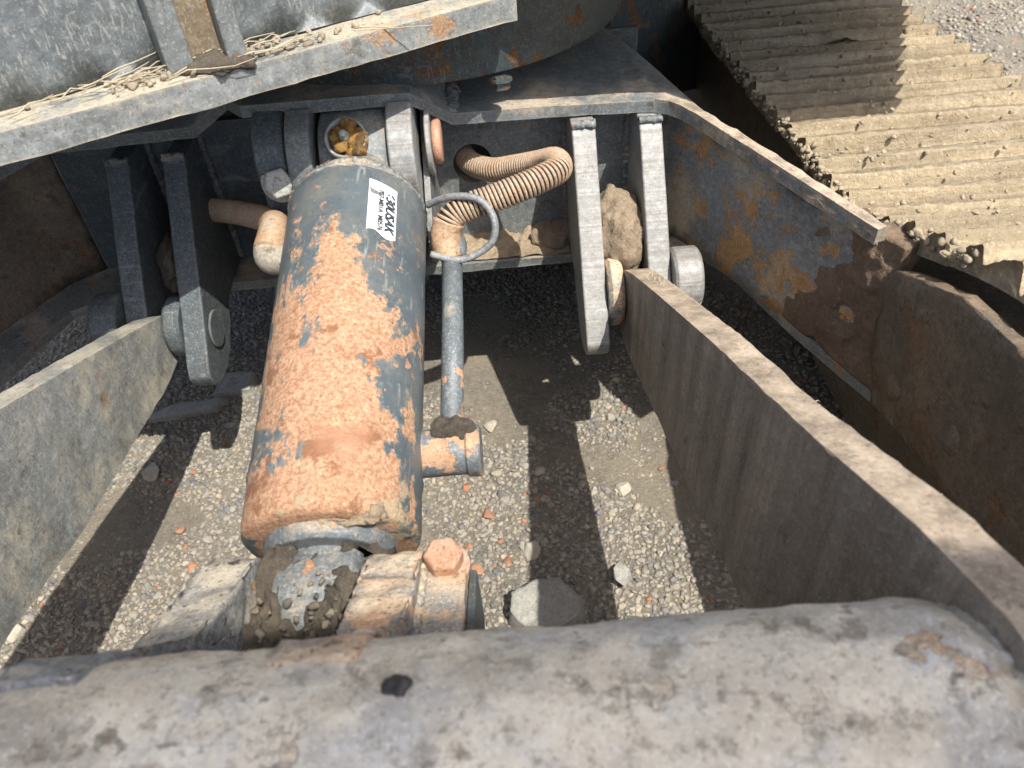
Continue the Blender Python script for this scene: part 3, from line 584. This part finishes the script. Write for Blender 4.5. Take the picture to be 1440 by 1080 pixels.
# elbow fitting on the left
ep = catmull([(-.045, -.124, -.008), (-.066, -.124, -.009), (-.0755, -.121, -.010), (-.0785, -.111, -.010), (-.076, -.098, -.009)], 8)
el = link_mesh('elbow_fitting', bm_mesh(tube_bm(ep, .0128, 28)), m_fit, H, True, smooth=True)
bm = lathe([(-.066, .0125), (-.064, .0138), (-.058, .0138), (-.056, .0125)], 6, 'X'); bmesh.ops.translate(bm, vec=(0, -.124, -.009), verts=bm.verts); link_mesh('nut', bm_mesh(bm), m_fit, el, True, bevel=.0008)

# ------------------------------------------------------------------ hoses in spring guards
def hose(label, pts, R_, cap=None):
    T = thing('hydraulic_hose', label, 'hose', pts[0], 'spring guarded hydraulic hoses')
    path = catmull(pts, 16)
    link_mesh('hose', bm_mesh(tube_bm(path, R_*.88, 16)), m_hose, T, smooth=True)
    link_mesh('spring_guard', bm_mesh(helix_bm(path, R_*.93, .0037, .0011, .00155, 20)), m_spring, T, smooth=True)
    return T
T = hose('rusty spring guarded hose looping from the web hole to the feed pipe', [(-.040, .80, .382), (-.026, .745, .386), (-.004, .712, .392), (.020, .690, .404), (.042, .665, .419), (.0545, .640, .433), (.0555, .612, .440), (.045, .597, .442), (.022, .586, .439), (-.006, .580, .433), (-.026, .577, .429), (-.038, .5745, .4245), (-.0445, .5705, .417)], .0118)
pe = catmull([(-.0425, .572, .420), (-.0458, .5685, .412), (-.0462, .5635, .404), (-.0455, .557, .394)], 8)
bm = tube_bm(pe, lambda u: .0135-.0015*u, 24); roughen(bm, .0012, 90); link_mesh('end_sleeve', bm_mesh(bm), m_spring, T, smooth=True, label='rust covered crimp sleeve bent to the pipe')
T = hose('shaded spring guarded hose reaching the elbow on the left of the cylinder', [(-.330, .735, .365), (-.29, .712, .372), (-.255, .684, .382), (-.225, .648, .396), (-.208, .625, .404), (-.197, .603, .411)], .0118)
pe = catmull([(-.199, .607, .410), (-.1955, .592, .413), (-.196, .577, .411), (-.1975, .568, .408)], 8)
link_mesh('end_sleeve', bm_mesh(tube_bm(pe, .0135, 24)), m_spring, T, smooth=True)

# ------------------------------------------------------------------ upper structure
A = thing('upper_structure', 'grey upper structure edge with rusty flange, ribs and round swing bearing above the frame', 'upper structure', (-.05, .9, .5))
P0, P1 = Vector((-.308, .461, 0)), Vector((.028, .656, 0)); D = (P1-P0).normalized(); NB = Vector((-D.y, D.x, 0))   # NB points away from the viewer
PL = P0-D*.38
def along(s, n, z): v = PL+D*s+NB*n; return (v.x, v.y, z)
LN = (P1-PL).length
bm = bmesh.new(); f_ = [along(0, 0, .55), along(LN, 0, .55), along(LN+.02, .05, .55), along(LN, .30, .55), along(0, .30, .55)]
prism(bm, f_, [(x, y, z+.020) for x, y, z in f_]); densify(bm, .022, 9); roughen(bm, .0012, 45, 1); link_mesh('flange', bm_mesh(bm), m_flange, A, bevel=.0015, label='pale worn flange edge with rust and dried mud')
bm = bmesh.new(); f_ = [along(0, .034, .571), along(LN-.045, .034, .571), along(LN-.045, .046, .571), along(0, .046, .571)]
prism(bm, f_, [(x, y, 1.0) for x, y, z in f_]); densify(bm, .03, 8); roughen(bm, .0012, 14, 4); link_mesh('side_wall', bm_mesh(bm), m_turret, A, smooth=True, label='blue grey painted side wall')
m_rib = grime('rib_muddy', ((.15, .14, .10), (.12, .12, .105)), rust=.2, rustcol=((.3, .19, .08), (.2, .12, .05)), dust=.42, seed=23, dustcol=((.33, .28, .17), (.22, .18, .1)))
m_chan = grime('channel_rust', ((.2, .16, .1), (.13, .1, .065)), rust=.4, rustcol=((.3, .18, .07), (.2, .11, .045)), dust=.35, seed=29, edge=0)
s0 = .38+.118
for ds, w, dp in ((0, .018, .020), (.040, .014, .024)):
    bm = bmesh.new(); f_ = [along(s0+ds, .0338-dp, .571), along(s0+ds+w, .0338-dp, .571), along(s0+ds+w, .0338, .571), along(s0+ds, .0338, .571)]
    prism(bm, f_, [(x, y, .98) for x, y, z in f_]); link_mesh('rib', bm_mesh(bm), m_plate, A, bevel=.002)
bm = bmesh.new(); f_ = [along(s0+.0182, .022, .571), along(s0+.0398, .022, .571), along(s0+.0398, .0338, .571), along(s0+.0182, .0338, .571)]; prism(bm, f_, [(x, y, .97) for x, y, z in f_]); link_mesh('rib_channel', bm_mesh(bm), m_chan, A)
# swing bearing drum
DC, DR = (-.075, .905), .228
bm = lathe([(.492, DR-.012), (.494, DR-.002), (.50, DR), (.60, DR), (.60, .05)], 120, 'Z'); bmesh.ops.translate(bm, vec=(DC[0], DC[1], 0), verts=bm.verts); link_mesh('swing_bearing', bm_mesh(bm), m_drum, A, smooth=False, bevel=.001)
bm = bmesh.new(); dk = [(-.9, .90), (-.12, .68), (.02, .65), (.27, .65), (.38, .685), (.522, .685), (.75, 1.15), (1.1, 1.9), (1.1, 2.6), (-.9, 2.6)]; prism(bm, [(x, y, .602) for x, y in dk], [(x, y, .64) for x, y in dk]); link_mesh('deck_plate', bm_mesh(bm), m_turret, A)
bm = bmesh.new(); prism(bm, [(x, y+.006, .6405) for x, y in dk], [(x, y+.006, 1.5) for x, y in dk]); link_mesh('body', bm_mesh(bm), m_turret, A)
hb = hexhead(.008, .008); bmesh.ops.transform(hb, matrix=frame_to((.012, .69, .489), (0, -.1, -1)), verts=hb.verts); link_mesh('bolt', bm_mesh(hb), m_drum, A)

# added unseen block high behind the viewpoint, placed to shade the cross tube
bk = [(-.447, 1.70), (-.66, 1.70), (-.76, 1.78), (-.80, 1.90), (-.76, 2.02), (-.61, 2.02)]
link_mesh('shade_block', bm_mesh(plate_yz(bk, .05, .64)), m_turret, A, bevel=.01)

# ------------------------------------------------------------------ crawler track
path = catmull([Vector((y, z, 0)) for y, z in [(1.9, .372), (1.5, .365), (1.113, .361), (.805, .374), (.64, .380), (.56, .392), (.50, .417), (.387, .459), (.30, .472), (.21, .455), (.14, .41), (.10, .33), (.09, .25), (.11, .18), (.17, .12), (.27, .09), (.36, .086)]], 20)
Ls = [0]
for a, b in zip(path, path[1:]): Ls.append(Ls[-1]+(b-a).length)
def at_s(s):
    i = min(max(int(np.searchsorted(Ls, s))-1, 0), len(path)-2); f = (s-Ls[i])/max(1e-9, Ls[i+1]-Ls[i]); p = path[i].lerp(path[i+1], f)
    tdir = (path[min(i+2, len(path)-1)]-path[max(i-1, 0)]).normalized(); return p, tdir
TRK = thing('crawler_track', 'mud caked steel crawler track with ridged shoes, half in sun', 'track', (.51, 1.0, 0))
PITCHS = .122; XI, XO = .320, .615
gr = [0, .004, .016, .030, .0335, .0355, .0375, .0405, .0445, .056, .070, .0735, .0755, .0775, .0805, .0845, .097, .111, .1145, .1165, .1185, .1215]
gh = [-.006, .0005, .006, .0105, .0115, .010, -.006, -.007, .0005, .006, .0110, .0120, .010, -.006, -.007, .0005, .006, .0105, .0115, .010, -.006, -.007]
ss = []; hh = []
for (a, ha), (b, hb_) in zip(zip(gr, gh), list(zip(gr, gh))[1:]):
    n = max(1, int((b-a)/.0035))
    for k in range(n): ss.append(a+(b-a)*k/n); hh.append(ha+(hb_-ha)*k/n)
ss.append(gr[-1]); hh.append(gh[-1])
NXs = 110; nshoe = int(Ls[-1]/PITCHS)
for q in range(nshoe):
    V, F = [], []; m_ = len(ss); jx = random.uniform(-.004, .004)
    for i in range(NXs+1):
        u = i/NXs; x = XI+(XO-XI)*u+jx
        for a, h_ in zip(ss, hh):
            p, td = at_s(q*PITCHS+a); n_ = Vector((td.y, -td.x, 0))
            if n_.y < 0 and path: n_ = n_ if False else n_
            # outward normal: left of travel direction (path runs towards the viewer along the top)
            n_ = Vector((td.y, -td.x, 0)); 
            c = Vector((x*1.0, q*.37+a, 0))
            f1 = mnoise.fractal(Vector((x*11, (q*PITCHS+a)*30, 1)), 1, 2, 4); f2 = mnoise.fractal(Vector((x*90, (q*PITCHS+a)*110, 7)), 1, 2, 3)
            f3 = mnoise.fractal(Vector((x*7, (q*PITCHS+a)*13, 4)), 1, 2, 3); mudf = max(0, min(1, .62+f1*1.1+f3*.8)); hgt = h_ if h_ > .0003 else max(h_, -.007+.015*max(0, min(1, -.45+f1*1.0+f3*1.0)))
            hgt += f2*.0013*(1+mudf)+f1*.0010+f3*.0016+.0035*mnoise.noise(Vector((q*3.7, int(a/.04)*1.9, x*3)))
            xx = x+((mnoise.noise(Vector((q*3.1+a*60, 5, 2)))*.0022) if i in (0, NXs) else 0)
            V.append((xx, p.x+n_.x*hgt, p.y+n_.y*hgt))
    nv = len(V)
    for i in range(NXs):
        for j in range(m_-1): F.append((i*m_+j, (i+1)*m_+j, (i+1)*m_+j+1, i*m_+j+1))
    # underside and ends
    base_ = []
    for i in (0, NXs):
        for a in ss:
            p, td = at_s(q*PITCHS+a); n_ = Vector((td.y, -td.x, 0)); x = XI+(XO-XI)*i/NXs+jx; V.append((x, p.x-n_.x*.011, p.y-n_.y*.011))
    for j in range(m_-1):
        F.append((nv+j, nv+j+1, nv+m_+j+1, nv+m_+j)); F.append((j, j+1, nv+j+1, nv+j)[::-1]); F.append((NXs*m_+j, NXs*m_+j+1, nv+m_+j+1, nv+m_+j))
    F.append((0, nv)+tuple([nv+m_])+tuple(i*m_ for i in range(NXs, 0, -1))); F.append((m_-1, nv+m_-1, nv+2*m_-1)+tuple(i*m_+m_-1 for i in range(NXs, 0, -1)))
    link_mesh('shoe', pd(V, F), m_track, TRK, smooth=True)
def track_xyz(x, y):
    for i in range(len(path)-1):
        if path[i].x >= y >= path[i+1].x: f = (path[i].x-y)/(path[i].x-path[i+1].x); return Vector((x, y, path[i].y+(path[i+1].y-path[i].y)*f))
P, sz = [], []
for i in range(700):                                     # crumbs along the inner edge and on the ridges
    if i < 480: x, y, s_ = XI+abs(random.gauss(0, .006))-.006, random.uniform(.42, 1.15), random.uniform(.0015, .0055)
    else: x, y, s_ = random.uniform(XI, XO), random.uniform(.42, 1.3), random.uniform(.0012, .0042)
    v = track_xyz(x, y); P.append((v.x, v.y, v.z+random.uniform(-.006, .008) if i < 480 else v.z+.010)); sz.append(s_)
P = np.array(P); cc = np.random.default_rng(3).uniform(.7, 1.05, (len(P), 1))*np.array([[.42, .34, .23]])
link_mesh('mud_crumbs', rocks_mesh(P, np.array(sz), cc, 2, .8, 8), m_stone, TRK, kind='stuff')

# ------------------------------------------------------------------ dried mud
def lump(name, c, rad, amp, sc, mat, seed, sub=5, cut=None):
    bm = bmesh.new(); bmesh.ops.create_icosphere(bm, subdivisions=sub, radius=1); roughen(bm, .14, 1.3, seed, 3)
    bmesh.ops.transform(bm, matrix=Matrix.Translation(c) @ Matrix.Diagonal((*rad, 1)), verts=bm.verts); roughen(bm, amp, sc, seed+2, 6); roughen(bm, amp*.55, sc*3.2, seed+5, 4)
    return base_origin(link_mesh(name, bm_mesh(bm), mat, smooth=True))
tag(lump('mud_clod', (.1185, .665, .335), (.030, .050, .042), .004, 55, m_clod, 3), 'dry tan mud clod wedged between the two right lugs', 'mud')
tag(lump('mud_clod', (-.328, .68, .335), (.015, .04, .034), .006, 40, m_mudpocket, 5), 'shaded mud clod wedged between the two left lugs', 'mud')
# caked mud bank on the right leg
V, F = [], []; nu, nv_ = 70, 60
for j in range(nv_+1):
    for i in range(nu+1):
        u, v_ = i/nu, j/nv_; w = .14+.86*u
        Fp = Vector((float(np.interp(w, [0, .25, .6, 1], [.214, .236, .268, .303])), float(np.interp(w, [0, .25, .6, 1], [.683, .643, .541, .452])), 0))
        Wp = Vector((float(np.interp(w, [0, .25, .6, 1], [.212, .234, .266, .305])), float(np.interp(w, [0, .25, .6, 1], [.720, .668, .580, .488])), 0))
        f1 = mnoise.fractal(Vector((u*4, v_*4, 2)), 1, 2, 6); e_ = max(.34*min(1, u*9), min(1, (.30+.66*(1-v_)**.9)*min(1, .25+u*2.2)+.42*f1*min(1, u*4)))
        top_ = .028+.100*min(1, (u*1.45)**.7); p = Wp.lerp(Fp, min(.97, e_)); V.append((p.x, p.y, .2945+v_*top_+.004*f1*v_))
F = [(j*(nu+1)+i, j*(nu+1)+i+1, (j+1)*(nu+1)+i+1, (j+1)*(nu+1)+i) for j in range(nv_) for i in range(nu)]
me = pd(V, F); o = link_mesh('mud_bank', me, m_mudd, smooth=True); so_ = o.modifiers.new('solid', 'SOLIDIFY'); so_.thickness = .02; so_.offset = -1
tag(base_origin(o), 'brown caked mud bank on the right frame leg beside the track frame', 'mud')
# ledge of sandy dirt inside the web, corner clod
tag(lump('mud_clod', (.060, .728, .298), (.026, .022, .017), .006, 60, m_clod, 9, 4), 'small sandy clod in the web corner under the hose loop', 'mud')
bm = bmesh.new(); nx_, ny_ = 60, 14; vv = [[bm.verts.new((-.06+.134*i/nx_, .697+.043*j/ny_, .2942+max(.0003, (.004+.016*(j/ny_)**2)*(.55+.6*mnoise.fractal(Vector((i*.13, j*.2, 1)), 1, 2, 4))))) for j in range(ny_+1)] for i in range(nx_+1)]
for i in range(nx_):
    for j in range(ny_): bm.faces.new((vv[i][j], vv[i+1][j], vv[i+1][j+1], vv[i][j+1]))
o = link_mesh('dirt_layer', bm_mesh(bm), m_mud, smooth=True); tag(base_origin(o), 'thin sandy dirt layer lying on the bottom flange under the hose', 'dirt')
# dirt packed in the bracket pocket round the rod eye
V, F = [], []; nu, nv_ = 40, 60
for j in range(nv_+1):
    for i in range(nu+1):
        u, v_ = i/nu, j/nv_; x = -.1600+u*.068; y = .16+v_*.125
        z = .392-.022*v_+.013*mnoise.fractal(Vector((u*3, v_*4, 4)), 1, 2, 5)+.006*mnoise.noise(Vector((u*14, v_*16, 1)))-.018*math.exp(-((u-.35)/.22)**2-((v_-.55)/.25)**2); V.append((x, y, z))
F = [(j*(nu+1)+i, j*(nu+1)+i+1, (j+1)*(nu+1)+i+1, (j+1)*(nu+1)+i) for j in range(nv_) for i in range(nu)]
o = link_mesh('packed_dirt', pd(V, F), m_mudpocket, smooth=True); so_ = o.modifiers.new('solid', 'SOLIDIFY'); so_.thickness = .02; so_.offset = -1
tag(base_origin(o), 'dark dirt packed between the bracket plates at the rod end', 'dirt')
r2 = np.random.default_rng(9); n = 80; P = np.column_stack([r2.uniform(-.156, -.096, n), r2.uniform(.175, .265, n), np.zeros(n)]); P[:, 2] = .393-.022*(P[:, 1]-.16)/.125+r2.uniform(-.006, .006, n)
o = link_mesh('dirt_crumbs', rocks_mesh(P, r2.uniform(.001, .0036, n), stone_cols(n, r2)*np.array([[.36, .32, .26]]), 2, .75, 12), m_stone, kind='stuff'); o['label'] = 'loose stones and crumbs lying on the packed dirt'
tag(lump('mud_clod', (-.105, .296, .388), (.020, .010, .007), .005, 60, m_mud, 12, 4), 'grey brown clod at the cylinder end above the bracket', 'mud')
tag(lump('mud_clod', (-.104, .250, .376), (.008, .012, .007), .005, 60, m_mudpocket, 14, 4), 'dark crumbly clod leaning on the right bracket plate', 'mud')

# ------------------------------------------------------------------ straw and fibres
def straws(name, n, fn, label, rad=.0006):
    bm = bmesh.new()
    for i in range(n):
        p, d, L_ = fn(i); d = Vector(d).normalized(); s = d.orthogonal(); b = Vector(p)
        pth = [b+d*L_*k/4+Vector((0, 0, .004*sin(k*pi/4)*random.uniform(-.3, 1)))+s*random.gauss(0, L_*.014) for k in range(5)]; add_bm(bm, tube_bm(pth, lambda u: rad*(1.1-.6*u), 5))
    o = link_mesh(name, bm_mesh(bm), m_straw, smooth=True, kind='stuff'); o['label'] = label; return o
def f_straw(i):
    s = .38+random.gauss(.125, .06); v = along(s, random.uniform(.004, .030), .5715+random.uniform(0, .006)); a = random.gauss(0, .35)
    d = D*cos(a)+NB*sin(a)*.6; return v, (d.x, d.y, random.uniform(-.05, .18)), random.uniform(.02, .06)
straws('straw', 26, f_straw, 'dry straw and stalks caught on the flange below the ribs', .00055)
P, sz = [], []
for i in range(150): s = .38+random.gauss(.15, .045); v = along(s, random.uniform(.006, .033), .572); P.append(v); sz.append(random.uniform(.0014, .0045))
cc = np.random.default_rng(4).uniform(.5, 1.1, (150, 1))*np.array([[.40, .33, .23]])
o = link_mesh('debris', rocks_mesh(np.array(P), np.array(sz), cc, 2, .7, 15), m_stone, kind='stuff'); o['label'] = 'crumbled dry dirt heaped on the flange below the ribs'
tag(base_origin(link_mesh('mud_wedge', lump('tmp', along(s0+.03, .016, .572), (.026, .016, .006), .005, 60, m_mudpocket, 21, 4).data.copy(), None)), 'mud heap at the foot of the ribs', 'mud')
for o in [x for x in bpy.data.objects if x.name.startswith('tmp')]:
    bpy.data.objects['mud_wedge'].location = o.location; bpy.data.objects.remove(o)
def f_arm(i):
    y = random.uniform(.16, .56); z = float(np.interp(y, [.153, .209, .257, .333, .422, .579], [.464, .453, .438, .413, .393, .349])); x = .115+.18*(.6-y)+random.uniform(.001, .0165)
    return (x, y, z+.0006), (random.gauss(0, .6), 1, .25), random.uniform(.004, .013)
straws('grass_fibres', 110, f_arm, 'short dry fibres stuck on the right arm edge', .0004)
wv = along(.38+.004, .010, .5705); link_wire = tube_bm([Vector(wv)+Vector((-.008*k, .002*k, .018*k)) for k in range(4)], .0012, 8)
tag(base_origin(link_mesh('rusty_wire', bm_mesh(link_wire), m_boltrust, smooth=True)), 'thin rusty wire standing up from the flange at the left edge', 'wire')

# ------------------------------------------------------------------ single stones on the ground
def single(x, y, s, colr, label, cat='stone', name='stone', flat=.5, group=None, seed=0, mat=None, sub=3, z=None):
    me = rocks_mesh(np.array([[0, 0, 0.]]), np.array([s]), np.array([colr]), sub, flat, seed+40, .12, 1)
    o = link_mesh(name, me, mat or m_stone, smooth=sub > 2 and False); o.location = (x, y, (z if z is not None else gz(x, y)+s*flat*.45)); tag(o, label, cat, group); return o
def px(qx, qy):
    d = FW+RT*((qx-720)/1080)-UP*((qy-540)/1080); p = CAM-d*((CAM.z-G0)/d.z); return p.x, p.y
x, y = px(770, 868); bm = bmesh.new(); oc = [(.040*cos(radians(a))*(1.06 if a in (60, 150) else 1), .036*sin(radians(a))) for a in (-75, -30, 15, 60, 105, 150, 190, 235)]
prism(bm, [(a, b, 0) for a, b in oc], [(a*.86-.002, b*.84, .030+.002*sin(a*90)) for a, b in oc]); densify(bm, .006); roughen(bm, .004, 34, 3, 5); roughen(bm, .001, 220, 4, 3)
o = link_mesh('concrete_chunk', bm_mesh(bm), m_concrete, smooth=True); o.location = (x, y, G0-.004); tag(o, 'broken rounded concrete chunk behind the cross tube', 'concrete')
CH = [(688, 727, .009, 'orange brick chip just below the cylinder port'), (670, 802, .009, 'orange brick chip right of the rusty block bolt'), (713, 790, .007, 'orange brick chip left of the concrete chunk'), (704, 760, .005, 'tiny orange brick chip between the port and the concrete chunk'), (660, 770, .007, 'orange brick chip beside the rusty block bolt head'),
      (252, 747, .007, 'orange brick chip right of the left arm shadow, the far one'), (262, 768, .006, 'orange brick chip between the left arm shadow and the cylinder'), (270, 800, .008, 'largest orange brick chip behind the left bracket plate'), (1000, 843, .005, 'orange brick chip by the tube near the right arm'), (931, 660, .0055, 'orange brick chip in the shade along the right arm')]
for i, (qx, qy, s, lb) in enumerate(CH):
    x, y = px(qx, qy); k_ = .75+.3*((i*37) % 10)/10; single(x, y, s, (.43*k_, .185*k_+.01, .095*k_+.01), lb, 'brick chip', 'brick_chip', .55, 'orange brick chips in the gravel', i)
for i, (qx, qy, s, lb) in enumerate([(690, 600, .012, 'pale oval pebble on the sandy patch beside the pipe'), (745, 775, .013, 'grey stone beside the concrete chunk'), (215, 664, .016, 'pale stone at the top of the left arm shadow'), (760, 665, .009, 'white flake beside the right arm shadow'), (875, 690, .012, 'pale stone between the right arm and its shadow'), (25, 890, .014, 'tan stone below the left arm near the tube')]):
    x, y = px(qx, qy); single(x, y, s, (.5, .46, .38), lb, seed=i+20)
def slab(qx, qy, pts, h, label, seed):
    x, y = px(qx, qy); bm = bmesh.new(); prism(bm, [(a, b, 0) for a, b in pts], [(a*.94, b*.94, h) for a, b in pts]); densify(bm, .007); roughen(bm, .003, 45, seed, 5)
    o = link_mesh('slab', bm_mesh(bm), m_concrete, smooth=True); o.location = (x, y, G0-.003); tag(o, label, 'slab')
slab(262, 580, [(-.05, -.014), (.045, -.004), (.055, .016), (-.02, .012)], .010, 'flat broken slab in the shade beside the inner left lug', 3)
slab(333, 545, [(-.026, -.02), (.024, -.018), (.028, .016), (-.022, .02)], .014, 'small shaded slab piece next to the cylinder', 6)
x, y = px(988, 92); single(x, y, .075, (.42, .38, .3), 'angular pale rock on the ground in the dark under the machine', seed=61, flat=.7)
x, y = px(873, 818); me = pd([(0, .016, .004), (.009, .006, .006), (.010, -.006, .007), (.002, -.014, .004), (-.008, -.004, .005), (-.007, .008, .006)], [(0, 1, 2, 3, 4, 5)])
o = link_mesh('leaf', me, m_concrete); o.location = (x, y, G0+.007); s_ = o.modifiers.new('solid', 'SOLIDIFY'); s_.thickness = .001; tag(o, 'pale grey leaf lying on the gravel right of the shadow', 'leaf')
